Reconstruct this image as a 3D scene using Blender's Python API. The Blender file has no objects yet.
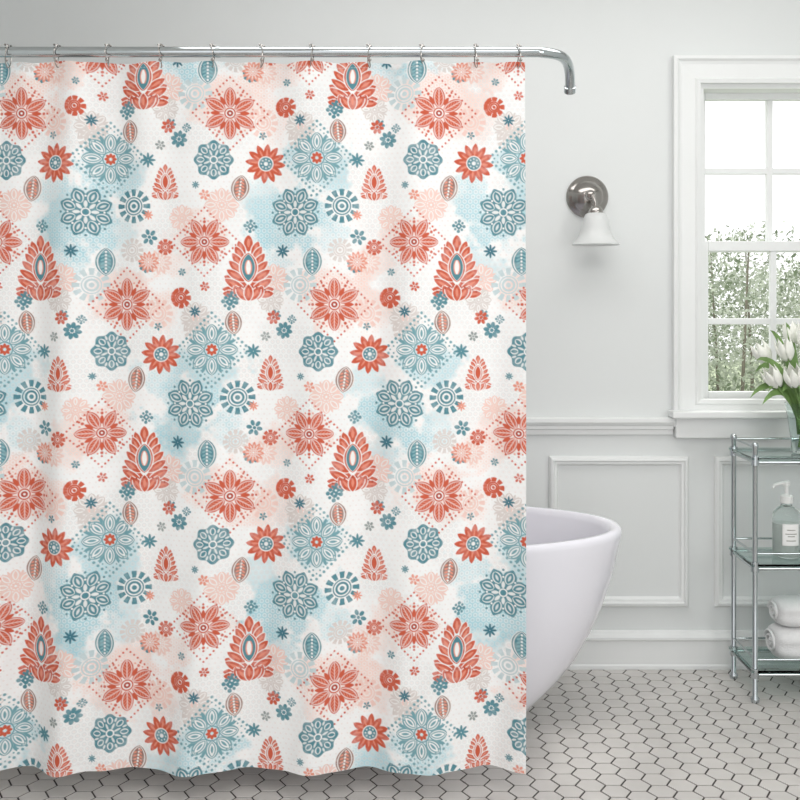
import bpy, bmesh, math, random
import numpy as np
from mathutils import Vector, Matrix
random.seed(4); np.random.seed(4)
sc = bpy.context.scene
try:
    sc.view_settings.view_transform = 'Standard'
except Exception: pass

H = 1.29; F = 1100.0
DC = 2.835      # curtain depth
DW = 3.86       # back wall depth
def S(d): return F/d
def PX(px, d): return (px-400)/S(d)
def PZ(py, d): return H+(300-py)/S(d)

def lin(c):
    return tuple(((v/255)/12.92 if v/255 <= .04045 else (((v/255)+.055)/1.055)**2.4) for v in c)

# ---------------------------------------------------------------- materials
def mat(name, rgb, rough=.5, metal=0., trans=0., ior=1.45, noise=0., nscale=8, bump=0., bscale=60, spec=.5, coat=0.):
    m = bpy.data.materials.new(name); m.use_nodes = True
    nt = m.node_tree; b = nt.nodes['Principled BSDF']
    c = lin(rgb)
    b.inputs['Base Color'].default_value = (*c, 1)
    b.inputs['Roughness'].default_value = rough
    b.inputs['Metallic'].default_value = metal
    b.inputs['Transmission Weight'].default_value = trans
    b.inputs['IOR'].default_value = ior
    b.inputs['Specular IOR Level'].default_value = spec
    b.inputs['Coat Weight'].default_value = coat
    tc = nt.nodes.new('ShaderNodeTexCoord')
    if noise > 0:
        n = nt.nodes.new('ShaderNodeTexNoise'); n.inputs['Scale'].default_value = nscale
        n.inputs['Detail'].default_value = 4
        r = nt.nodes.new('ShaderNodeValToRGB')
        r.color_ramp.elements[0].position = .3; r.color_ramp.elements[1].position = .7
        r.color_ramp.elements[0].color = (*[v*(1-noise) for v in c], 1)
        r.color_ramp.elements[1].color = (*[min(1, v*(1+noise)) for v in c], 1)
        nt.links.new(tc.outputs['Object'], n.inputs['Vector'])
        nt.links.new(n.outputs['Fac'], r.inputs['Fac'])
        nt.links.new(r.outputs['Color'], b.inputs['Base Color'])
    if bump > 0:
        n2 = nt.nodes.new('ShaderNodeTexNoise'); n2.inputs['Scale'].default_value = bscale
        bm_ = nt.nodes.new('ShaderNodeBump'); bm_.inputs['Strength'].default_value = bump
        bm_.inputs['Distance'].default_value = .004
        nt.links.new(tc.outputs['Object'], n2.inputs['Vector'])
        nt.links.new(n2.outputs['Fac'], bm_.inputs['Height'])
        nt.links.new(bm_.outputs['Normal'], b.inputs['Normal'])
    return m

M_wall = mat('wall_paint', (227, 230, 229), .7, noise=.01, nscale=2, bump=.04, bscale=150)
M_trim = mat('trim_paint', (237, 239, 238), .4, noise=.008)
M_ceil = mat('ceiling_paint', (244, 244, 242), .8, noise=.01)
M_chrome = mat('chrome', (192, 198, 200), .1, metal=1, noise=.02)
M_nickel = mat('brushed_nickel', (172, 168, 164), .16, metal=1, noise=.03)
M_tub = mat('tub_acrylic', (243, 242, 249), .16, noise=.005, coat=.3)
M_glass = mat('shelf_glass', (218, 236, 232), .03, trans=1, ior=1.2, noise=.01)
M_vglass = mat('vase_glass', (240, 248, 246), .02, trans=1, ior=1.3, noise=.005)
M_shade = mat('frosted_glass', (248, 250, 249), .3, noise=.01, spec=.5)
M_shade.node_tree.nodes['Principled BSDF'].inputs['Transmission Weight'].default_value = .35
M_towel = mat('towel_terry', (246, 246, 246), .95, noise=.03, nscale=150, bump=.9, bscale=350)
M_soap = mat('soap_liquid', (228, 232, 228), .2, noise=.01)
M_label = mat('bottle_label', (246, 246, 244), .5, noise=.01)
M_pump = mat('pump_white', (236, 236, 234), .3, noise=.01)
M_petal = mat('tulip_petal', (247, 248, 240), .5, noise=.04, nscale=30)
M_leaf = mat('tulip_leaf', (118, 150, 88), .45, noise=.25, nscale=25)
M_grout = mat('grout', (66, 62, 60), .9, noise=.12, nscale=30)
M_bark = mat('bark', (134, 128, 116), .9, noise=.2)
M_lawn = mat('lawn', (170, 182, 150), .9, noise=.2)
M_tile = mat('hex_tile_glaze', (209, 205, 201), .2, noise=.08, nscale=5, bump=.1, bscale=14)

# foliage : translucent
M_fol = bpy.data.materials.new('foliage'); M_fol.use_nodes = True
nt = M_fol.node_tree; b = nt.nodes['Principled BSDF']; b.inputs['Roughness'].default_value = .6
n = nt.nodes.new('ShaderNodeTexNoise'); n.inputs['Scale'].default_value = 2.2
r = nt.nodes.new('ShaderNodeValToRGB')
r.color_ramp.elements[0].position = .38; r.color_ramp.elements[0].color = (*lin((120, 134, 108)), 1)
r.color_ramp.elements[1].position = .62; r.color_ramp.elements[1].color = (*lin((212, 218, 204)), 1)
tc = nt.nodes.new('ShaderNodeTexCoord'); nt.links.new(tc.outputs['Object'], n.inputs['Vector'])
nt.links.new(n.outputs['Fac'], r.inputs['Fac']); nt.links.new(r.outputs['Color'], b.inputs['Base Color'])
tr = nt.nodes.new('ShaderNodeBsdfTranslucent'); nt.links.new(r.outputs['Color'], tr.inputs['Color'])
mx = nt.nodes.new('ShaderNodeMixShader'); mx.inputs[0].default_value = .5
nt.links.new(b.outputs[0], mx.inputs[1]); nt.links.new(tr.outputs[0], mx.inputs[2])
nt.links.new(mx.outputs[0], nt.nodes['Material Output'].inputs[0])

# ---------------------------------------------------------------- helpers
def link(ob, parent=None):
    sc.collection.objects.link(ob)
    if parent: ob.parent = parent
    return ob
def empty(name, loc=(0, 0, 0)):
    e = bpy.data.objects.new(name, None); e.empty_display_size = .05
    sc.collection.objects.link(e); return e
def mesh(name, verts, faces, m, parent=None, smooth=False, autosmooth=False):
    me = bpy.data.meshes.new(name); me.from_pydata([tuple(v) for v in verts], [], faces)
    me.update()
    bmm = bmesh.new(); bmm.from_mesh(me); bmesh.ops.recalc_face_normals(bmm, faces=bmm.faces[:]); bmm.to_mesh(me); bmm.free()
    me.materials.append(m)
    if smooth:
        for p in me.polygons: p.use_smooth = True
    return link(bpy.data.objects.new(name, me), parent)
class G:
    def __init__(s): s.v = []; s.f = []
    def add(s, vs, fs):
        o = len(s.v); s.v += [tuple(v) for v in vs]; s.f += [tuple(i+o for i in f) for f in fs]; return s
    def box(s, x0, x1, y0, y1, z0, z1):
        vs = [(x, y, z) for x in (x0, x1) for y in (y0, y1) for z in (z0, z1)]
        return s.add(vs, [(0, 1, 3, 2), (4, 6, 7, 5), (0, 4, 5, 1), (2, 3, 7, 6), (0, 2, 6, 4), (1, 5, 7, 3)])
    def lathe(s, prof, c=(0, 0, 0), n=40, mtx=None, closed=False):
        vs = []; fs = []
        for (r_, z) in prof:
            for k in range(n):
                a = 2*math.pi*k/n
                p = Vector((r_*math.cos(a), r_*math.sin(a), z))
                if mtx: p = mtx @ p
                vs.append(p+Vector(c))
        L = len(prof)
        for i in range(L-1 if not closed else L):
            j = (i+1) % L
            for k in range(n):
                k2 = (k+1) % n
                fs.append((i*n+k, i*n+k2, j*n+k2, j*n+k))
        if not closed:
            if prof[0][0] > 1e-6: fs.append(tuple(range(n))[::-1])
            if prof[-1][0] > 1e-6: fs.append(tuple((L-1)*n+k for k in range(n)))
        return s.add(vs, fs)
    def tube(s, pts, r_, n=12, closed=False):
        pts = [Vector(p) for p in pts]; L = len(pts); vs = []; fs = []
        rr = r_ if isinstance(r_, (list, tuple)) else [r_]*L
        nrm = None
        for i, p in enumerate(pts):
            if closed: t = pts[(i+1) % L]-pts[i-1]
            else: t = pts[min(i+1, L-1)]-pts[max(i-1, 0)]
            t.normalize()
            if nrm is None:
                nrm = t.orthogonal().normalized()
            nrm = (nrm-t*nrm.dot(t)).normalized()
            bi = t.cross(nrm)
            for k in range(n):
                a = 2*math.pi*k/n
                vs.append(p+(nrm*math.cos(a)+bi*math.sin(a))*rr[i])
        for i in range(L if closed else L-1):
            j = (i+1) % L
            for k in range(n):
                k2 = (k+1) % n
                fs.append((i*n+k, i*n+k2, j*n+k2, j*n+k))
        if not closed:
            fs.append(tuple(range(n))[::-1]); fs.append(tuple((L-1)*n+k for k in range(n)))
        return s.add(vs, fs)
    def frame(s, x0, x1, z0, z1, yb, prof):
        vs = []; fs = []
        for (t, d) in prof:
            vs += [(x0+t, yb-d, z0+t), (x1-t, yb-d, z0+t), (x1-t, yb-d, z1-t), (x0+t, yb-d, z1-t)]
        for i in range(len(prof)-1):
            for k in range(4):
                k2 = (k+1) % 4
                fs.append((i*4+k, i*4+k2, i*4+4+k2, i*4+4+k))
        return s.add(vs, fs)
    def extr(s, prof, x0, x1):
        n_ = len(prof)
        vs = [(x0, y, z) for y, z in prof]+[(x1, y, z) for y, z in prof]
        fs = [(i, (i+1) % n_, (i+1) % n_+n_, i+n_) for i in range(n_)]
        fs += [tuple(range(n_))[::-1], tuple(range(n_, 2*n_))]
        return s.add(vs, fs)
    def make(s, name, m, parent=None, smooth=False, bevel=0, subsurf=0):
        ob = mesh(name, s.v, s.f, m, parent, smooth)
        if bevel:
            bv = ob.modifiers.new('b', 'BEVEL'); bv.width = bevel; bv.segments = 3; bv.limit_method = 'ANGLE'
        if subsurf:
            ss_ = ob.modifiers.new('s', 'SUBSURF'); ss_.levels = subsurf; ss_.render_levels = subsurf
        if smooth and not subsurf:
            try:
                ob.data.set_sharp_from_angle(angle=math.radians(42))
            except Exception: pass
        return ob

# ---------------------------------------------------------------- room shell
XL, XR, YF, ZC = -1.62, 2.35, -1.6, 2.65
wx0, wx1 = PX(699, DW), PX(699, DW)+.79
wz0, wz1 = PZ(409, DW), PZ(84, DW)
g = G()
T = .16
g.box(XL-T, wx0, DW, DW+T, 0, ZC); g.box(wx1, XR+T, DW, DW+T, 0, ZC)
g.box(wx0, wx1, DW, DW+T, 0, wz0); g.box(wx0, wx1, DW, DW+T, wz1, ZC)
g.make('wall_back', M_wall)
G().box(XL-T, XL, YF, DW, 0, ZC).make('wall_left', M_wall)
G().box(XR, XR+T, YF, DW, 0, ZC).make('wall_right', M_wall)
G().box(XL-T, XR+T, YF, DW+T, ZC, ZC+.1).make('ceiling', M_ceil)

# floor : grout slab + hex tiles in one mesh with two materials
a = .0405; gap = .0028
g = G()
g.box(XL-T, XR+T, YF, DW+T, -.1, -.0020)
nb = len(g.f)
dx = 1.5*a; dy = math.sqrt(3)*a
i = 0; x = XL
while x < XR+a:
    y = YF + (dy/2 if i % 2 else 0)
    while y < DW+a:
        R0 = a-gap; R1 = R0-.0008
        vs = [(x+R0*math.cos(math.pi/3*k), y+R0*math.sin(math.pi/3*k), -.004) for k in range(6)]
        vs += [(x+R0*math.cos(math.pi/3*k), y+R0*math.sin(math.pi/3*k), -.0007) for k in range(6)]
        tx, ty = random.uniform(-.0003, .0003), random.uniform(-.0003, .0003)
        vs += [(x+R1*math.cos(math.pi/3*k), y+R1*math.sin(math.pi/3*k), 0+tx*math.cos(math.pi/3*k)+ty*math.sin(math.pi/3*k)) for k in range(6)]
        fs = [(k, (k+1) % 6, (k+1) % 6+6, k+6) for k in range(6)]+[(k+6, (k+1) % 6+6, (k+1) % 6+12, k+12) for k in range(6)]+[tuple(range(12, 18))]
        if x-a > XL-T and x+a < XR+T and y+a < DW+T: g.add(vs, fs)
        y += dy
    x += dx; i += 1
fl = mesh('floor', g.v, g.f, M_grout)
fl.data.materials.append(M_tile)
mi = np.ones(len(fl.data.polygons), dtype=np.int32); mi[:nb] = 0
fl.data.polygons.foreach_set('material_index', mi)

# baseboard + chair rail
def bb(z0=0): return [(DW, 0), (DW-.022, 0), (DW-.022, .012), (DW-.018, .018), (DW-.018, .098), (DW-.026, .104), (DW-.026, .112), (DW-.014, .120), (DW-.010, .130), (DW, .132)]
G().extr(bb(), XL, XR).make('baseboard_back', M_trim)
zr = PZ(434, DW); zt = PZ(417, DW)
h = zt-zr
prof = [(DW, zr), (DW-.012, zr), (DW-.014, zr+.25*h), (DW-.022, zr+.35*h), (DW-.022, zr+.5*h), (DW-.03, zr+.62*h), (DW-.036, zr+.75*h), (DW-.036, zr+.95*h), (DW-.03, zt), (DW, zt)]
cx0 = PX(672, DW)
G().extr(prof, XL, cx0).make('trim_1', M_trim)
G().extr(prof, wx1+.1, XR).make('trim_2', M_trim)
G().box(XL, XL+.018, YF, DW-.03, 0, .13).make('baseboard_left', M_trim, bevel=.004)
G().box(XR-.018, XR, YF, DW-.03, 0, .13).make('baseboard_right', M_trim, bevel=.004)

# wainscot panels
pprof = [(0, 0), (0, .010), (.006, .018), (.014, .020), (.018, .012), (.026, .012), (.030, .004), (.034, 0)]
zp0, zp1 = PZ(606, DW), PZ(456, DW)
pw = PX(688, DW)-PX(549, DW); pg = PX(714, DW)-PX(688, DW)
k = 3
xs = []
xx = PX(549, DW)
while xx > XL+.1:
    xs.append((max(xx, XL+.06), xx+pw)); xx -= pw+pg
xs = [q for q in xs if q[1]-q[0] > .15]
xs += [(PX(714, DW), PX(714, DW)+pw+.2), (PX(714, DW)+pw+.2+pg, XR-.07)]
for (p0, p1) in xs:
    G().frame(p0, p1, zp0, zp1, DW, pprof).make('trim_%d' % k, M_trim); k += 1

# ---------------------------------------------------------------- window
win = empty('window_1')
cw = wx0-cx0
g = G()
cp = [(0, 0), (0, .030), (.012, .034), (.02, .026), (.03, .022), (.075, .020), (.082, .026), (cw, .022), (cw, -.02)]
g.frame(cx0, wx1+cw, wz0-.06, wz1+cw, DW, cp)
g.make('casing', M_trim, win)
zs = PZ(413, DW)
g = G(); g.box(cx0-.015, wx1+cw+.015, DW-.075, DW+.06, zs-.012, zs+.012); g.make('stool', M_trim, win, bevel=.005)
g = G(); g.box(cx0+.005, wx1+cw-.005, DW-.036, DW, PZ(437, DW), zs-.012); g.make('apron', M_trim, win, bevel=.004)
g = G()
g.frame(wx0, wx1, wz0, wz1, DW, [(0, .0), (.016, .0), (.016, -.15), (0, -.15), (0, 0)])
g.make('jamb', M_trim, win)
def sash(name, x0, x1, z0, z1, y, st, rb, rt, cols, rows, dep=.03):
    g = G()
    g.box(x0, x0+st, y, y+dep, z0, z1); g.box(x1-st, x1, y, y+dep, z0, z1)
    g.box(x0+st, x1-st, y, y+dep, z0, z0+rb); g.box(x0+st, x1-st, y, y+dep, z1-rt, z1)
    mw = .022
    for c in range(1, cols):
        xc = x0+st+(x1-x0-2*st)*c/cols
        g.box(xc-mw/2, xc+mw/2, y+.004, y+dep-.004, z0+rb, z1-rt)
    for r_ in range(1, rows):
        zc = z0+rb+(z1-z0-rb-rt)*r_/rows
        g.box(x0+st, x1-st, y+.005, y+dep-.005, zc-mw/2, zc+mw/2)
    g.make(name, M_trim, win, bevel=.003)
ix0, ix1 = wx0+.012, wx1-.012
zm = PZ(246, DW)
sash('upper_sash', ix0, ix1, zm-.018, wz1-.006, DW+.085, .034, .036, .034, 3, 2)
sash('lower_sash', ix0, ix1, wz0+.012, zm+.02, DW+.045, .034, .045, .036, 3, 2)
G().box((ix0+ix1)/2-.02, (ix0+ix1)/2+.02, DW+.03, DW+.046, zm-.01, zm+.012).make('sash_lock', M_nickel, win, bevel=.003)

# ---------------------------------------------------------------- outside
G().box(-6, 14, DW+.6, 30, -.5, -.4).make('lawn', M_lawn)
N = 120000
P = np.zeros((N, 3)); 
P[:, 0] = np.random.uniform(.8, 6.5, N); P[:, 1] = np.random.uniform(7.5, 11.5, N)
top = 1.68+.14*np.sin(P[:, 0]*3.1+.5)+.10*np.sin(P[:, 0]*7.7)
P[:, 2] = -.34+(top+.34)*np.random.uniform(0, 1, N)**1.05
s_ = np.random.uniform(.010, .030, N)
u = np.random.randn(N, 3); u /= np.linalg.norm(u, axis=1)[:, None]
w = np.random.randn(N, 3); w -= (w*u).sum(1)[:, None]*u; w /= np.linalg.norm(w, axis=1)[:, None]
V = np.stack([P-u*s_[:, None], P+w*s_[:, None]*.45, P+u*s_[:, None], P-w*s_[:, None]*.45], 1).reshape(-1, 3)
me = bpy.data.meshes.new('garden_shrubbery')
me.vertices.add(4*N); me.vertices.foreach_set('co', V.ravel())
me.loops.add(4*N); me.loops.foreach_set('vertex_index', np.arange(4*N, dtype=np.int32))
me.polygons.add(N); me.polygons.foreach_set('loop_start', np.arange(0, 4*N, 4, dtype=np.int32))
me.update(calc_edges=True); me.materials.append(M_fol)
shrub = bpy.data.objects.new('garden_shrubbery', me); link(shrub)
g = G()
for bx in np.arange(1.2, 6.4, .30):
    bx += random.uniform(-.1, .1); by = random.uniform(7.7, 10.5); tx = bx+random.uniform(-.3, .3)
    g.tube([(bx, by, -.395), ((bx+tx)/2+.05, by, .6), (tx, by, 1.75)], [.022, .014, .005], 6)
g.make('branches', M_bark, shrub, smooth=True)

# ---------------------------------------------------------------- bathtub
YT = 3.335; XT = -.19; A0 = .85; B0 = .385
prof = [(.50, .0), (.52, .004), (.545, .03), (.60, .085), (.665, .15), (.72, .22), (.765, .30), (.80, .38), (.83, .47), (.85, .56), (.858, .590), (.858, .602), (.850, .612), (.835, .613), (.822, .606), (.815, .59), (.80, .52), (.775, .42), (.74, .32), (.69, .24), (.61, .18), (.50, .155), (.3, .145), (.0001, .142)]
vs = []; fs = []; n = 96
for (r_, z) in prof:
    k = r_/.858
    bz = B0*(k**1.15)
    for j in range(n):
        t = 2*math.pi*j/n
        ex = 2/2.15
        cx_ = math.copysign(abs(math.cos(t))**ex, math.cos(t)); sy_ = math.copysign(abs(math.sin(t))**ex, math.sin(t))
        vs.append((XT+r_*cx_, YT+bz*sy_, z))
for i in range(len(prof)-1):
    for j in range(n):
        j2 = (j+1) % n; fs.append((i*n+j, i*n+j2, i*n+n+j2, i*n+n+j))
fs.append(tuple(range(n))); 
tub = mesh('bathtub', vs, fs, M_tub, smooth=True)
g = G(); g.lathe([(.0001, .004), (.028, .004), (.03, .0), (.03, -.004)], (XT+.2, YT, .150), 32)
g.make('drain', M_chrome, tub, smooth=True)

# ---------------------------------------------------------------- curtain rod
rod = empty('shower_curtain_rod')
zR = PZ(52, DC); rr = .0135
pts = [(XL+.001, DC, zR), (-1, DC, zR), (0, DC, zR), (PX(538, DC), DC, zR)]
p0 = Vector((PX(538, DC), DC, zR)); 
de = DC+.16
p3 = Vector((PX(570, de), de, PZ(88, de)))
c1 = p0+Vector((.075, .03, 0)); c2 = p3+Vector((-.008, -.06, .075))
for i in range(1, 17):
    t = i/16
    pts.append(p0*(1-t)**3+c1*3*t*(1-t)**2+c2*3*t*t*(1-t)+p3*t**3)
G().tube(pts, rr, 20).make('tube', M_chrome, rod, smooth=True)
d = (p3-c2).normalized()
G().tube([p3-d*.006, p3-d*.004, p3+d*.012, p3+d*.014], [rr, rr*1.2, rr*1.2, rr*1.0], 20).make('end_cap', M_chrome, rod, smooth=True)
G().tube([(XL, DC, zR), (XL+.01, DC, zR), (XL+.012, DC, zR), (XL+.03, DC, zR)], [.035, .035, .02, .018], 24).make('wall_flange', M_chrome, rod, smooth=True)
G().tube([(PX(216, DC), DC, zR), (PX(216, DC)+.004, DC, zR), (PX(220, DC), DC, zR)], rr*1.08, 20).make('seam', M_chrome, rod, smooth=True)

# hooks
hk = empty('curtain_hooks')
hook_px = [-162, -105, -48, 8, 57, 108, 161, 213, 262, 312, 369, 422, 476, 519]
for i, px in enumerate(hook_px):
    x = PX(px, DC); g = G()
    loop = []
    for j in range(28):
        t = 2*math.pi*j/28
        rz = .024 if math.sin(t) > 0 else .036
        wx = .019 if math.sin(t) > 0 else .019*(1-.55*abs(math.sin(t))**2)
        loop.append((x+.003*math.sin(t*2+i), DC+wx*math.cos(t), zR-.004+rz*math.sin(t)))
    g.tube(loop, .0014, 6, closed=True)
    for q in (-.008, 0, .008):
        g.lathe([(.0001, -.0035), (.0035, 0), (.0001, .0035)], (x+q*.6, DC+q, zR+rr+.0035), 8)
    g.lathe([(.0001, .005), (.0035, .0035), (.005, 0), (.0035, -.0035), (.0001, -.005)], (x+.002, DC-.018, zR-.024), 10)
    g.make('hook_%d' % (i+1), M_nickel, hk, smooth=True)

# ---------------------------------------------------------------- curtain print
def C(*c): return np.array(lin(c), dtype=np.float32)
U = np.concatenate([np.arange(-186, -30, 3.0), np.arange(-30, 526.01, .60)]).astype(np.float32)
Vv = np.arange(61, 772.01, .60).astype(np.float32)
nu, nv = len(U), len(Vv)
UU, VV = np.meshgrid(U, Vv)
def vnoise(x, y, s, seed):
    rs = np.random.RandomState(seed); n_ = 64
    tab = rs.rand(n_, n_).astype(np.float32)
    xf = x/s; yf = y/s; xi = np.floor(xf).astype(int); yi = np.floor(yf).astype(int)
    fx = xf-xi; fy = yf-yi; fx = fx*fx*(3-2*fx); fy = fy*fy*(3-2*fy)
    q = lambda i, j: tab[(yi+j) % n_, (xi+i) % n_]
    return (q(0, 0)*(1-fx)+q(1, 0)*fx)*(1-fy)+(q(0, 1)*(1-fx)+q(1, 1)*fx)*fy
col = np.ones((nv, nu, 3), np.float32)*C(253, 253, 252)
nz = .5*vnoise(UU, VV, 26, 1)+.3*vnoise(UU, VV, 11, 2)+.2*vnoise(UU, VV, 4, 3)
fine = .6*vnoise(UU, VV, 5, 5)+.4*vnoise(UU, VV, 2.2, 6)
LU, LX, LY = 209.0, 104.5, 191.5
def copies(cx, cy, R):
    out = []
    for j in range(-4, 6):
        for i in range(-6, 7):
            x = cx+i*LU+j*LX; y = cy+j*LY
            if -190-R < x < 530+R and 60-R < y < 775+R: out.append((x, y))
    return out
def sl(x, y, R):
    i0, i1 = np.searchsorted(U, [x-R, x+R]); j0, j1 = np.searchsorted(Vv, [y-R, y+R])
    return slice(j0, j1), slice(i0, i1)
def comp(s, m, c, op=1.0):
    m = np.clip(m, 0, 1)[..., None]*op
    col[s] = col[s]*(1-m)+c*m
def wash(cx, cy, rx, ry, c, op):
    for (x, y) in copies(cx, cy, max(rx, ry)*1.6):
        s = sl(x, y, max(rx, ry)*1.6)
        if s[0].stop <= s[0].start or s[1].stop <= s[1].start: continue
        X = (UU[s]-x)/rx; Y = (VV[s]-y)/ry
        d_ = 1-np.sqrt(X*X+Y*Y)+(nz[s]-.5)*1.5
        comp(s, np.clip(d_*3.2, 0, 1)*(.65+.5*nz[s]), c, op)
PINK = C(251, 221, 211); AQUA = C(170, 216, 226); SKY = C(198, 229, 236)
wash(128, 298, 46, 34, PINK, .6); wash(226, 96, 36, 26, PINK, .6); wash(198, 240, 32, 24, PINK, .65); wash(168, 262, 28, 20, PINK, .6); wash(60, 118, 18, 30, PINK, .45)
wash(290, 222, 42, 40, AQUA, .9); wash(318, 168, 34, 32, SKY, .9); wash(262, 190, 26, 22, SKY, .7); wash(272, 262, 28, 20, AQUA, .5); wash(330, 235, 20, 26, SKY, .6)
# lace ground
sx, sy = 5.6, 4.85
rowi = np.floor(VV/sy); fx = (UU/sx+.5*(rowi % 2)) % 1-.5; fy = (VV/sy) % 1-.5
rd = np.sqrt((fx*sx)**2+(fy*sy)**2)
lace = np.clip(1-np.abs(rd-1.75)/.7, 0, 1)
big = np.clip(vnoise(UU, VV, 34, 9)*2.2-.6, 0, 1)
ALL = (slice(None), slice(None))
comp(ALL, lace*(.5+.5*big), C(255, 255, 255), .8)
inner = np.clip(1.25-rd, 0, 1)
comp(ALL, inner, C(236, 208, 200), .34)
comp(ALL, lace*np.clip(.66-big, 0, 1), C(214, 216, 216), .75)

CO = C(212, 98, 72); COL = C(238, 158, 136); COD = C(186, 76, 56)
TE = C(90, 144, 156); TEL = C(145, 188, 196); TED = C(68, 122, 138)
WH = C(253, 251, 249); GR = C(150, 158, 156); OB = C(160, 124, 114)
def sm(d_): return np.clip(d_/.8+.5, 0, 1)
def leaf(X, Y, ang, b0, L, W, p=.85, ox=0, oy=0):
    ca, sa = math.cos(ang), math.sin(ang)
    X = X-ox; Y = Y-oy
    u_ = (X*ca+Y*sa-b0)/L; v_ = -X*sa+Y*ca
    q = np.clip(4*u_*(1-u_), 0, 1)**p
    return np.where((u_ > 0) & (u_ < 1), W*q-np.abs(v_), -9)
def each(cx, cy, R, fn, *a_, **k_):
    for (x, y) in copies(cx, cy, R):
        s = sl(x, y, R)
        if s[0].stop <= s[0].start or s[1].stop <= s[1].start: continue
        X = UU[s]-x; Y = VV[s]-y
        fn(s, X, Y, *a_, **k_)
def wob(s): return .72+.45*fine[s]
def disc(s, X, Y, r_, c, ox=0, oy=0, op=1):
    comp(s, sm(r_-np.hypot(X-ox, Y-oy))*wob(s), c, op)
def ring(s, X, Y, r_, w_, c, op=1):
    comp(s, sm(w_/2-np.abs(np.hypot(X, Y)-r_)), c, op)
def dots_poly(s, X, Y, h_, c, sides, n_=8, r_=1.1, rot=0.):
    for q in range(sides):
        a0 = rot+q*2*math.pi/sides; a1 = a0+2*math.pi/sides
        for t in range(n_):
            f_ = t/n_
            disc(s, X, Y, r_, c, h_*((1-f_)*math.cos(a0)+f_*math.cos(a1)), h_*((1-f_)*math.sin(a0)+f_*math.sin(a1)))
def coral6(s, X, Y, R, rot=0, border=True):
    for k in range(6):
        an = rot+k*math.pi/3+math.pi/6
        d_ = leaf(X, Y, an, R*.20, R*.78, R*.225, .60)
        comp(s, sm(d_)*wob(s), CO); comp(s, sm(d_-1.3)*sm(2.3-d_), WH, .8)
        d2 = d_-2.1
        comp(s, sm(d2)*wob(s), CO)
        ca, sa = math.cos(an), math.sin(an)
        u_ = X*ca+Y*sa; v_ = np.abs(-X*sa+Y*ca)
        comp(s, sm(d2-.4)*np.clip(.2+np.cos((u_-v_*1.1)*1.9), 0, 1), COL, .65)
        comp(s, sm(.5-v_)*sm(d2-.2), WH, .6)
        an2 = an+math.pi/6
        comp(s, sm(leaf(X, Y, an2, R*.36, R*.36, R*.075)), CO)
        for (rr_, dd) in ((.80, 1.5), (.93, 1.1)):
            disc(s, X, Y, dd, CO, R*rr_*math.cos(an2), R*rr_*math.sin(an2))
        for sg in (-.13, .13):
            disc(s, X, Y, .9, COL, R*.84*math.cos(an2+sg*1.4), R*.84*math.sin(an2+sg*1.4))
    disc(s, X, Y, R*.23, WH); ring(s, X, Y, R*.19, 1.4, CO); ring(s, X, Y, R*.08, 2.0, COD); disc(s, X, Y, .8, WH)
    if border:
        dots_poly(s, X, Y, R*1.36, CO, 4, 11, 1.05)
def mandC(s, X, Y, R):
    r_ = np.hypot(X, Y)
    for k in range(8):
        an = k*math.pi/4+math.pi/8
        comp(s, sm(R*.27-np.hypot(X-R*.70*math.cos(an), Y-R*.70*math.sin(an)))*wob(s), TE)
        comp(s, sm(leaf(X, Y, an, R*.6, R*.44, R*.16, .7))*wob(s), TE)
    disc(s, X, Y, R*.74, TE)
    for k in range(8):
        an = k*math.pi/4+math.pi/8
        d2 = leaf(X, Y, an, R*.40, R*.52, R*.19, .6)
        comp(s, sm(d2)*sm(1.3-d2), WH, .85); comp(s, sm(leaf(X, Y, an, R*.52, R*.28, R*.05)), WH, .75)
        an2 = an+math.pi/8
        d3 = leaf(X, Y, an2, R*.18, R*.30, R*.07, .7); comp(s, sm(d3), WH, .85)
        disc(s, X, Y, 1.0, WH, R*.66*math.cos(an2), R*.66*math.sin(an2))
        disc(s, X, Y, 1.2, TE, R*.95*math.cos(an2), R*.95*math.sin(an2))
    ring(s, X, Y, R*.15, 1.2, WH)
def mandD(s, X, Y, R):
    r_ = np.hypot(X, Y); th = np.arctan2(Y, X)
    edge = R*(.92+.07*np.cos(8*th))
    comp(s, sm(edge-r_)*wob(s), TE)
    for k in range(8):
        an = k*math.pi/4
        d2 = leaf(X, Y, an, R*.46, R*.38, R*.15, .6); comp(s, sm(d2)*sm(1.3-d2), WH, .85)
        an2 = an+math.pi/8
        d3 = leaf(X, Y, an2, R*.2, R*.34, R*.05, .7); comp(s, sm(d3), WH, .8)
        d4 = leaf(X, Y, an2, R*.60, R*.24, R*.05, .7); comp(s, sm(d4), WH, .8)
    ring(s, X, Y, R*.17, 1.3, WH)
def mandE(s, X, Y, R, c=None, c2=None, border=True):
    c = TEL if c is None else c; c2 = CO if c2 is None else c2
    for k in range(8):
        an = k*math.pi/4
        d_ = leaf(X, Y, an, R*.28, R*.66, R*.24, .6)
        comp(s, sm(d_), WH, .8)
        comp(s, sm(.85-np.abs(d_-.8)), c); comp(s, sm(.6-np.abs(d_-3.3)), c)
        comp(s, sm(leaf(X, Y, an, R*.45, R*.3, R*.045)), c)
        d3 = leaf(X, Y, an+math.pi/8, R*.6, R*.34, R*.06); comp(s, sm(d3), c)
    ring(s, X, Y, R*.27, 1.3, c); 
    for k in range(8):
        an = k*math.pi/4; comp(s, sm(leaf(X, Y, an, R*.05, R*.18, R*.06)), c2)
    if border:
        dots_poly(s, X, Y, R*1.36, c, 4, 10, 1.4); dots_poly(s, X, Y, R*1.16, c, 4, 9, .85)
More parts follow.
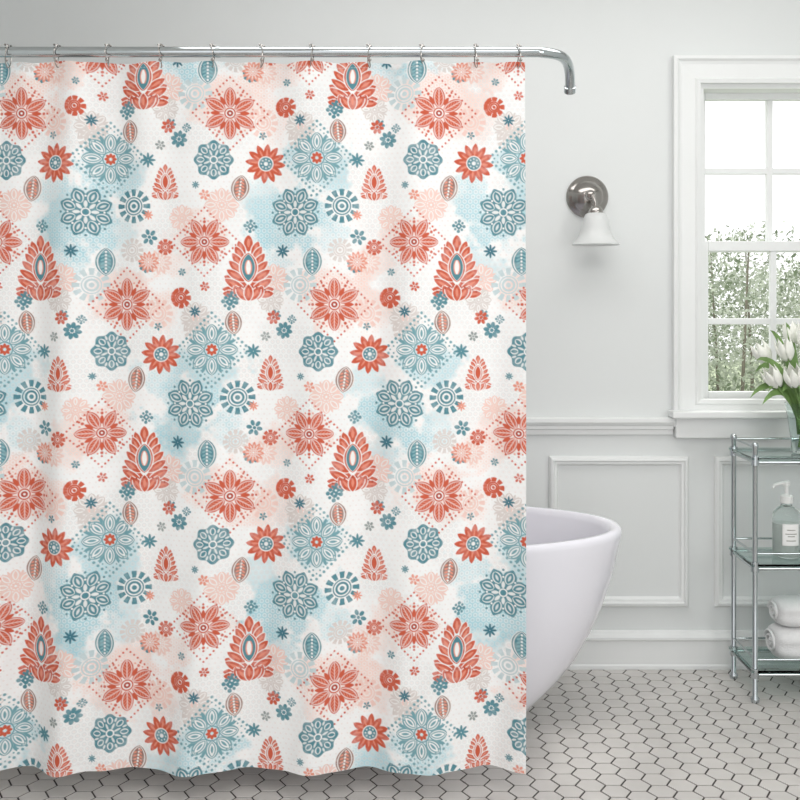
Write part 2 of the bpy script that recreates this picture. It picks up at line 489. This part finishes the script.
def daisy(s, X, Y, R, c=None):
    c = CO if c is None else c
    for k in range(12):
        an = k*math.pi/6+.1
        d_ = leaf(X, Y, an, R*.2, R*.8, R*.165, .75)
        comp(s, sm(d_)*wob(s), c)
        comp(s, sm(leaf(X, Y, an, R*.35, R*.4, R*.045)), COL if c is CO else WH, .8)
    disc(s, X, Y, R*.38, WH); disc(s, X, Y, R*.33, TE if c is CO else c); disc(s, X, Y, R*.1, WH)
    for k in range(8):
        disc(s, X, Y, .8, WH, R*.22*math.cos(k*.785), R*.22*math.sin(k*.785), .8)
def ringf(s, X, Y, R, c, n_=12):
    r_ = np.hypot(X, Y); th = np.arctan2(Y, X)
    blk = np.cos(n_*th)*r_*.28+1.5
    comp(s, sm(np.minimum(R-r_, r_-R*.60))*np.clip(blk+.3, 0, 1)*wob(s), c)
    ring(s, X, Y, R*.50, 1.3, c); ring(s, X, Y, R*.32, R*.13, c); disc(s, X, Y, R*.14, c)
def lotus(s, X, Y, R, k1=None):
    def pet(ox, oy, ang, L, W):
        d_ = leaf(X, Y, math.radians(ang), 0, L, W, .72, ox, oy)
        comp(s, sm(d_+.9), WH); comp(s, sm(d_)*wob(s), CO)
        d2 = leaf(X, Y, math.radians(ang), L*.25, L*.55, W*.34, .8, ox, oy)
        comp(s, sm(d2), COL, .85)
    for (ox, oy, an, L, W) in [(-.0, .62, -152, .8, .15), (0, .62, -28, .8, .15), (-.02, .74, -172, .75, .13), (.02, .74, -8, .75, .13)]:
        pet(ox*R, oy*R, an, L*R, W*R)
    pet(0, -.5*R, -90, .5*R, .13*R)
    for (sgn) in (-1, 1):
        for (oy, an, L) in [(-.34, 20, .5), (-.16, 28, .56), (.04, 36, .60), (.22, 46, .62), (.40, 56, .62)]:
            pet(sgn*.12*R, oy*R, -90+sgn*an, L*R, .11*R)
        pet(sgn*.1*R, .68*R, -90+sgn*60, .68*R, .12*R)
        pet(sgn*.25*R, .82*R, -90+sgn*84, .5*R, .11*R)
        pet(sgn*.25*R, .95*R, -90+sgn*20, .45*R, .11*R)
    for sgn in (-1, 1):
        pet(sgn*.05*R, .98*R, -90+sgn*36, .5*R, .12*R)
    pet(0, 1.0*R, -90, .5*R, .12*R)
    d_ = leaf(X, Y, -math.pi/2, 0, .88*R, .25*R, .7, 0, .42*R)
    comp(s, sm(d_+1), WH); comp(s, sm(d_)*wob(s), CO); comp(s, sm(d_-R*.05), WH)
    if R > 25:
        comp(s, sm(d_-R*.065), TE)
        d3 = leaf(X, Y, -math.pi/2, 0, .44*R, .07*R, .7, 0, .20*R)
        comp(s, sm(d3+1.2), COL); comp(s, sm(d3), WH)
        for q in range(-5, 6):
            disc(s, X, Y, .9, COD, q*.12*R, .56*R+.02*R*q*q*.3)
    else: comp(s, sm(d_-R*.10), CO)
def oval(s, X, Y, R, c, c2, tilt=0.):
    d_ = leaf(X, Y, math.pi/2+tilt, -R, 2*R, R*.68, .7)
    comp(s, sm(d_+.8), WH); comp(s, sm(d_)*wob(s), c)
    comp(s, sm(d_-1.4)*sm(2.5-d_), WH, .9)
    for q in range(-3, 4):
        disc(s, X, Y, 1.1, WH, -q*R*.24*math.sin(tilt), q*R*.24*math.cos(tilt))
        for sg in (-1, 1):
            m_ = sm(leaf(X, Y, tilt+sg*.5+(math.pi if sg < 0 else 0), R*.08, R*.32, R*.07, .6, 0, q*R*.26))*sm(d_-3.0)
            comp(s, m_, c2)
def small(s, X, Y, R, c, n_=8):
    for k in range(n_):
        comp(s, sm(leaf(X, Y, 2*math.pi*k/n_+.2, R*.28, R*.74, R*.25, .5))*wob(s), c)
    disc(s, X, Y, R*.22, c)
def cross(s, X, Y, R, c):
    comp(s, sm((R*.6-np.abs(X)-np.abs(Y))*.7)*wob(s), c)
    for k in range(4):
        disc(s, X, Y, R*.26, c, R*.8*math.cos(k*math.pi/2+.1), R*.8*math.sin(k*math.pi/2+.1))
    for k in range(4):
        disc(s, X, Y, R*.2, c, R*.72*math.cos(k*math.pi/2+.885), R*.72*math.sin(k*math.pi/2+.885))
    disc(s, X, Y, 1.0, WH)
def aster(s, X, Y, R, c):
    for k in range(8):
        comp(s, sm(leaf(X, Y, k*math.pi/4, R*.05, R*.95, R*.16, .5)), c)

PALE = C(246, 212, 202); PALET = C(204, 220, 223); PGR = C(226, 218, 214)
each(168, 88, 26, mandE, 17, PALE, PALE, False)
each(222, 205, 26, mandE, 18, PALE, PALE, False)
each(262, 122, 22, ringf, 15, PALE)
each(300, 285, 24, ringf, 17, PALET)
each(196, 318, 24, mandE, 17, PGR, PALE, False)
each(92, 138, 22, ringf, 13, PGR)
each(368, 262, 24, daisy, 13, PALE)
each(340, 250, 22, ringf, 12, PGR)
each(182, 218, 22, mandE, 14, PALE, PALE, False)
each(270, 300, 22, mandE, 14, PGR, PGR, False)
# main motifs
each(317, 158, 42, mandE, 27, C(120, 168, 178))
each(230, 113, 42, coral6, 27, 0)
each(205, 242, 42, coral6, 25, math.pi/6)
each(295, 212, 30, mandC, 24.5)
each(214, 160, 26, mandD, 20)
each(265, 163, 24, daisy, 20)
each(342, 206, 22, ringf, 17, TE)
each(248, 268, 46, lotus, 33)
each(165, 182, 26, lotus, 18)
each(240, 188, 18, oval, 13, OB, COL, .15)
each(208, 70, 18, oval, 14, TE, TEL, 0)
each(338, 131, 18, oval, 12, OB, COL, -.1)
each(181, 298, 14, ringf, 10.5, CO, 8)
each(285, 106, 14, ringf, 10, CO, 9)
each(179, 139, 12, small, 8.5, TE, 8)
each(251, 73, 12, small, 8.5, TE, 8)
each(358, 237, 12, small, 8, TE, 6)
each(165, 247, 12, ringf, 8, CO, 8)
each(148, 262, 16, daisy, 11, COL)
each(230, 302, 12, cross, 8, TE)
each(336, 107, 10, cross, 7, TE)
each(250, 226, 10, cross, 6.5, TE)
each(187, 128, 8, cross, 4.5, TE)
each(357, 160, 10, aster, 7.5, TE)
each(148, 215, 10, aster, 5, COL)
each(282, 251, 10, aster, 7, TED)
each(205, 195, 9, small, 5.5, COL, 6)
each(275, 315, 9, small, 5.5, TE, 6)
each(300, 120, 9, aster, 6, TED)
each(310, 95, 9, small, 5, CO, 6)
each(262, 135, 7, small, 4, TE, 5)
each(182, 272, 7, small, 4, TE, 6)
each(160, 145, 8, small, 5, GR, 6)
each(196, 185, 6, aster, 4, TE)
each(168, 126, 9, small, 7, CO, 7)

col *= (1-.05*(fine[..., None]-.5))
for yy in (66.5, 764):
    comp(ALL, np.clip(1-np.abs(VV-yy)/.7, 0, 1)*((UU % 3) < 1.8), C(225, 222, 220), .5)

# folds
t = (VV-61)/711.0
ph = UU+10*np.sin(UU/57.0)+6*np.sin(VV/160.0+UU/90)
fold = .022*np.sin(2*math.pi*ph/118+.6)*(.5+.6*t)
fold += .013*np.sin(2*math.pi*(ph+.05*VV)/67+2.1)*(.5+.5*np.sin(UU/83+1))
fold += .0055*np.cos(2*math.pi*UU/53.0-.9)*np.exp(-t*4)
fold += .004*np.sin(2*math.pi*(UU+.12*VV)/41.0)*np.clip(t*1.4-.2, 0, 1)
Yc = DC+.004+fold
hk_ = np.array(hook_px, np.float32)
dist = np.min(np.abs(U[:, None]-hk_[None]), axis=1)
sag = .0065*np.clip(dist/26, 0, 1)**1.6
Zc = H+(300-VV)/(F/DC)-sag[None]*np.clip(1-t*12, 0, 1)+ .002*np.sin(2*math.pi*U/118+2.0)[None]*np.clip(t*10-9, 0, 1)
Xc = (UU-400)/(F/DC)
co = np.stack([Xc, Yc, Zc], -1).reshape(-1, 3).astype(np.float32)
idx = np.arange(nu*nv, dtype=np.int32).reshape(nv, nu)
q = np.stack([idx[:-1, :-1], idx[1:, :-1], idx[1:, 1:], idx[:-1, 1:]], -1).reshape(-1, 4)
me = bpy.data.meshes.new('shower_curtain')
me.vertices.add(nu*nv); me.vertices.foreach_set('co', co.ravel())
me.loops.add(q.size); me.loops.foreach_set('vertex_index', q.ravel())
me.polygons.add(len(q)); me.polygons.foreach_set('loop_start', np.arange(0, q.size, 4, dtype=np.int32))
me.update(calc_edges=True)
me.polygons.foreach_set('use_smooth', np.ones(len(q), dtype=bool))
ca = me.color_attributes.new('print', 'FLOAT_COLOR', 'POINT')
ca.data.foreach_set('color', np.concatenate([np.clip(col, 0, 1), np.ones((nv, nu, 1), np.float32)], -1).astype(np.float32).ravel())
M_cur = bpy.data.materials.new('printed_fabric'); M_cur.use_nodes = True
nt = M_cur.node_tree; b = nt.nodes['Principled BSDF']
at = nt.nodes.new('ShaderNodeAttribute'); at.attribute_name = 'print'
nt.links.new(at.outputs['Color'], b.inputs['Base Color'])
b.inputs['Roughness'].default_value = .85; b.inputs['Specular IOR Level'].default_value = .2
wv = nt.nodes.new('ShaderNodeTexNoise'); wv.inputs['Scale'].default_value = 900
tcc = nt.nodes.new('ShaderNodeTexCoord'); nt.links.new(tcc.outputs['Object'], wv.inputs['Vector'])
bp = nt.nodes.new('ShaderNodeBump'); bp.inputs['Strength'].default_value = .05; bp.inputs['Distance'].default_value = .001
nt.links.new(wv.outputs['Fac'], bp.inputs['Height']); nt.links.new(bp.outputs['Normal'], b.inputs['Normal'])
me.materials.append(M_cur)
link(bpy.data.objects.new('shower_curtain', me))

# ---------------------------------------------------------------- wall sconce
scn = empty('wall_sconce')
sx_, sz_ = PX(587, DW), PZ(197, DW)
rotY = Matrix.Rotation(math.radians(90), 4, 'X')
g = G(); g.lathe([(.0001, 0), (.072, 0), (.074, .005), (.070, .012), (.058, .016), (.052, .022), (.044, .030), (.03, .040), (.018, .045), (.0001, .047)], (sx_, DW, sz_), 48, rotY)
g.make('backplate', M_nickel, scn, smooth=True)
g = G(); g.lathe([(.0001, .09), (.012, .086), (.018, .078), (.019, .07), (.014, .06), (.010, .05), (.010, .03)], (sx_, DW, sz_), 32, rotY)
g.make('knob', M_nickel, scn, smooth=True)
ay = DW-.10
shx = sx_+.012
g = G(); g.tube([(sx_, DW-.04, sz_), (sx_, DW-.07, sz_+.004), (sx_+.006, DW-.095, sz_-.006), (shx, ay, sz_-.03), (shx, ay, sz_-.055)], .008, 14)
g.lathe([(.0001, .012), (.016, .010), (.024, 0), (.026, -.012), (.024, -.016), (.0001, -.016)], (shx, ay, sz_-.052), 32)
g.make('arm', M_nickel, scn, smooth=True)
zs0 = sz_-.062
sp = [(.022, 0), (.034, -.006), (.042, -.022), (.046, -.045), (.052, -.068), (.062, -.088), (.077, -.106), (.081, -.110), (.079, -.112), (.072, -.107), (.058, -.090), (.048, -.068), (.042, -.045), (.038, -.022), (.030, -.010), (.0001, -.006)]
G().lathe(sp, (shx, ay, zs0), 48).make('glass_shade', M_shade, scn, smooth=True)

# ---------------------------------------------------------------- glass shelf cart
cart = empty('glass_shelf_cart')
tx0, tx1 = 1.138, 1.64
ty0, ty1 = 3.526, 3.752
zsh = [.105, .445, .786]
g = G()
for x in (tx0, tx1):
    for y in (ty0, ty1):
        g.lathe([(.012, .0), (.014, .004), (.014, .014), (.0085, .022), (.0085, .815), (.011, .819), (.011, .827), (.007, .833), (.0001, .836)], (x, y, 0), 20)
g.make('posts', M_chrome, cart, smooth=True)
for k, z in enumerate(zsh):
    G().box(tx0-.014, tx1+.014, ty0-.012, ty1+.012, z-.008, z).make('glass_shelf_%d' % (k+1), M_glass, cart, bevel=.002)
    g = G()
    for (rz, r_) in ((z-.016, .006), (z+.032, .0035)):
        g.tube([(tx0, ty0, rz), (tx1, ty0, rz)], r_, 10) if not (k == 2 and rz > z) else None
        g.tube([(tx0, ty1, rz), (tx1, ty1, rz)], r_, 10)
        g.tube([(tx0, ty0, rz), (tx0, ty1, rz)], r_, 10); g.tube([(tx1, ty0, rz), (tx1, ty1, rz)], r_, 10)
    for x in (tx0, tx1):
        for y in (ty0, ty1):
            g.lathe([(.0085, -.028), (.013, -.026), (.013, .004), (.0085, .006)], (x, y, z), 16)
    g.make('rails_%d' % (k+1), M_chrome, cart, smooth=True)

# soap dispenser
sd = empty('soap_dispenser'); bx, by, bz = 1.272, 3.62, .4455
g = G(); g.lathe([(.0001, .0), (.038, .0), (.044, .006), (.045, .02), (.045, .125), (.042, .145), (.028, .162), (.018, .168), (.017, .182), (.0001, .182)], (bx, by, bz), 40)
g.make('bottle', M_vglass, sd, smooth=True)
G().lathe([(.0001, .006), (.036, .006), (.040, .012), (.0405, .112), (.0001, .112)], (bx, by, bz), 40).make('liquid', M_soap, sd, smooth=True)
vs = []; fs = []
for j in range(13):
    an = -math.pi/2+(-.62+1.24*j/12)
    for z in (.045, .115): vs.append((bx+.0457*math.cos(an), by+.0457*math.sin(an), bz+z))
for j in range(12): fs.append((2*j, 2*j+2, 2*j+3, 2*j+1))
mesh('label', vs, fs, M_label, sd, smooth=True)
g = G()
for (z, w_) in ((.095, .3), (.082, .42), (.074, .25), (.060, .35)):
    for j in range(8):
        a0 = -math.pi/2-w_+2*w_*j/8; a1 = a0+2*w_/8
        g.add([(bx+.0460*math.cos(a_), by+.0460*math.sin(a_), bz+z+q_) for a_ in (a0, a1) for q_ in (0, .0022)], [(0, 2, 3, 1)])
g.make('label_text', M_bark, sd)
g = G(); g.lathe([(.018, .176), (.02, .178), (.02, .200), (.014, .204), (.006, .208), (.006, .232), (.011, .234), (.012, .246), (.008, .250), (.0001, .250)], (bx, by, bz), 28)
g.tube([(bx, by, bz+.242), (bx-.02, by-.005, bz+.243), (bx-.042, by-.01, bz+.238), (bx-.05, by-.012, bz+.228)], [.0065, .006, .005, .004], 10)
g.make('pump', M_pump, sd, smooth=True)

# towels
tw = empty('folded_towels')
def towel(name, x0, x1, yc, zc, ry, rz):
    g = G()
    vs = []; fs = []; n_ = 28; m_ = 14
    for i in range(m_+1):
        f_ = i/m_; x = x0+(x1-x0)*f_
        e = 1-.22*max(0, 1-f_*m_/1.6)-.22*max(0, 1-(1-f_)*m_/1.6)
        for j in range(n_):
            a_ = 2*math.pi*j/n_
            cx_ = math.copysign(abs(math.cos(a_))**.7, math.cos(a_)); sz2 = math.copysign(abs(math.sin(a_))**.8, math.sin(a_))
            cr = 1-.12*math.exp(-((math.sin(a_)+.05)/.16)**2)*(1 if math.cos(a_) < 0 else .2)
            wv_ = 1+.03*math.sin(i*1.7+j*.9)
            vs.append((x, yc+ry*e*cx_*cr*wv_, zc+rz*e*sz2*wv_))
    for i in range(m_):
        for j in range(n_):
            j2 = (j+1) % n_; fs.append((i*n_+j, i*n_+j2, i*n_+n_+j2, i*n_+n_+j))
    fs.append(tuple(range(n_))); fs.append(tuple(m_*n_+j for j in range(n_)))
    g.add(vs, fs); g.make(name, M_towel, tw, smooth=True, subsurf=1)
    g = G()
    sp_ = []
    for k in range(40):
        a_ = k*.38; rr_ = (1-k/42)*.82
        sp_.append((x0-.001, yc+ry*rr_*math.cos(a_)*.8, zc+rz*rr_*math.sin(a_)*.8))
    g.tube(sp_, .0045, 6); g.make(name+'_fold', M_towel, tw, smooth=True)
towel('towel_lower', 1.225, 1.52, 3.64, .1625, .078, .056)
towel('towel_upper', 1.235, 1.51, 3.64, .262, .070, .046)

# vase with tulips
vt = empty('vase_of_tulips'); vx, vy, vz = 1.33, 3.625, .7865
g = G(); g.lathe([(.0001, .0), (.034, .0), (.038, .004), (.042, .05), (.050, .11), (.060, .165), (.0575, .165), (.048, .11), (.0395, .05), (.035, .010), (.0001, .009)], (vx, vy, vz), 40)
g.make('vase', M_vglass, vt, smooth=True)
def tulip_head(c, d_, sc_, k):
    d_ = Vector(d_).normalized(); q_ = d_.to_track_quat('Z', 'Y').to_matrix().to_4x4()
    g = G()
    for i in range(6):
        an = i*math.pi/3; inner = i % 2
        vs = []; fs = []; nu_, nv_ = 7, 9
        for b_ in range(nv_):
            v_ = b_/(nv_-1)
            wd = .52*math.sin(math.pi*min(1, v_*.86+.1))**.8*(1 if v_ < .98 else .6)
            rad = (.025*math.sin(math.pi*(.12+.62*v_))**.8)*(.9 if inner else 1.0)*(1+.12*(v_ > .9))
            for a_ in range(nu_):
                u_ = (a_/(nu_-1)-.5)*2
                th = an+u_*wd*1.25
                rr_ = rad*(1-.12*u_*u_*v_)
                z = .062*v_-.010*abs(u_)**2*v_
                p = q_ @ Vector((rr_*math.cos(th)*sc_, rr_*math.sin(th)*sc_, z*sc_))
                vs.append(p+Vector(c))
        for b_ in range(nv_-1):
            for a_ in range(nu_-1):
                fs.append((b_*nu_+a_, b_*nu_+a_+1, (b_+1)*nu_+a_+1, (b_+1)*nu_+a_))
        g.add(vs, fs)
    ob = g.make('tulip_head_%d' % k, M_petal, vt, smooth=True)
    so = ob.modifiers.new('s', 'SOLIDIFY'); so.thickness = .0012
def stem(pts, r_=.0032):
    P4 = [Vector(p) for p in pts]; out = []
    for i in range(13):
        t_ = i/12; out.append(P4[0]*(1-t_)**3+P4[1]*3*t_*(1-t_)**2+P4[2]*3*t_*t_*(1-t_)+P4[3]*t_**3)
    return out
heads = [(788, 352, -.02), (778, 378, -.05), (804, 340, .0), (768, 354, .03), (812, 372, -.05), (824, 350, .02), (795, 378, -.07), (835, 376, -.02), (815, 322, .03), (793, 336, .04)]
gs = G()
for k, (px, py, oy) in enumerate(heads):
    y = vy+oy; c = Vector((PX(px, y), y, PZ(py+8, y)))
    base = Vector((vx+random.uniform(-.02, .02), vy+random.uniform(-.02, .02), vz+.02))
    mid = Vector((vx+(c.x-vx)*.25, vy+oy*.3, vz+.17))
    top_ = c-Vector(((c.x-vx)*.25, oy*.2, .05))
    pl = stem([base, mid, top_, c]); gs.tube(pl, .0032, 8)
    tulip_head(c, (c-pl[-3]), 1.22, k+1)
gs.make('stems', M_leaf, vt, smooth=True)
gl = G()
leaves = [(750, 398, -.03, 372), (755, 372, .02, 352), (762, 405, -.06, 380), (770, 330, .0, 340), (782, 392, -.08, 378), (756, 360, -.05, 355), (835, 350, -.04, 345), (800, 395, -.09, 375), (786, 322, .03, 340), (775, 385, .05, 370), (768, 392, -.07, 368)]
for (px, py, oy, pm) in leaves:
    y = vy+oy; tip = Vector((PX(px, y), y, PZ(py, y)))
    base = Vector((vx+random.uniform(-.02, .02), vy, vz+.06))
    m1 = Vector((vx-.01, vy+oy*.3, vz+.18)); m2 = Vector((vx+(tip.x-vx)*.6, vy+oy*.7, PZ(pm, vy)+.02))
    pl = stem([base, m1, m2, tip]); vs = []; fs = []
    for i, p in enumerate(pl):
        t_ = i/12; tg = (pl[min(i+1, 12)]-pl[max(i-1, 0)]).normalized()
        sd_ = tg.cross(Vector((.25, -1, .3))).normalized()
        w_ = .0145*math.sin(math.pi*(.06+.94*t_))**.7 if t_ < 1 else 0
        nn = sd_.cross(tg)
        vs += [p-sd_*w_, p-nn*w_*.3, p+sd_*w_]
    for i in range(12):
        fs += [(3*i, 3*i+1, 3*i+4, 3*i+3), (3*i+1, 3*i+2, 3*i+5, 3*i+4)]
    gl.add(vs, fs)
lo = gl.make('leaves', M_leaf, vt, smooth=True)

# ---------------------------------------------------------------- lights
def area(name, loc, rot, sx2, sy2, power, c=(1, 1, 1)):
    l = bpy.data.lights.new(name, 'AREA'); l.shape = 'RECTANGLE'; l.size = sx2; l.size_y = sy2; l.energy = power; l.color = c
    o = bpy.data.objects.new(name, l); o.location = loc; o.rotation_euler = rot; sc.collection.objects.link(o); return o
area('overhead_fill', (.5, 1.0, 2.62), (0, 0, 0), 1.6, 1.2, 20, (1, .985, .975))  # added fill under the ceiling to brighten the room, no fixture there
area('overhead_fill', (.5, 2.9, 2.62), (0, 0, 0), 2.4, .7, 15, (1, .985, .975))  # second added fill, lifts the back wall behind the curtain
area('side_fill', (2.3, .9, 1.6), Vector((-1, .55, -.05)).to_track_quat('-Z', 'Z').to_euler(), 1.0, 1.4, 22, (1, .99, .985))  # unseen side fill added to shade the curtain folds, no window in this wall
sun = bpy.data.lights.new('sun', 'SUN'); sun.energy = 1.8; sun.angle = math.radians(6); sun.color = (1, .98, .95)
so = bpy.data.objects.new('sun', sun); so.rotation_euler = Vector((-.62, -.60, -1.25)).to_track_quat('-Z', 'Y').to_euler(); so.location = (3, 7, 5)
sc.collection.objects.link(so)
w = bpy.data.worlds.new('sky'); sc.world = w; w.use_nodes = True
bg = w.node_tree.nodes['Background']; bg.inputs['Color'].default_value = (.985, .985, 1, 1); bg.inputs['Strength'].default_value = 1.4

# ---------------------------------------------------------------- camera
cd = bpy.data.cameras.new('camera'); cam = bpy.data.objects.new('camera', cd)
cam.location = (0, 0, H); cam.rotation_euler = (math.pi/2, 0, 0)
cd.sensor_width = 36; cd.lens = 36*F/800; cd.shift_y = -.125; cd.clip_start = .05
sc.collection.objects.link(cam); sc.camera = cam
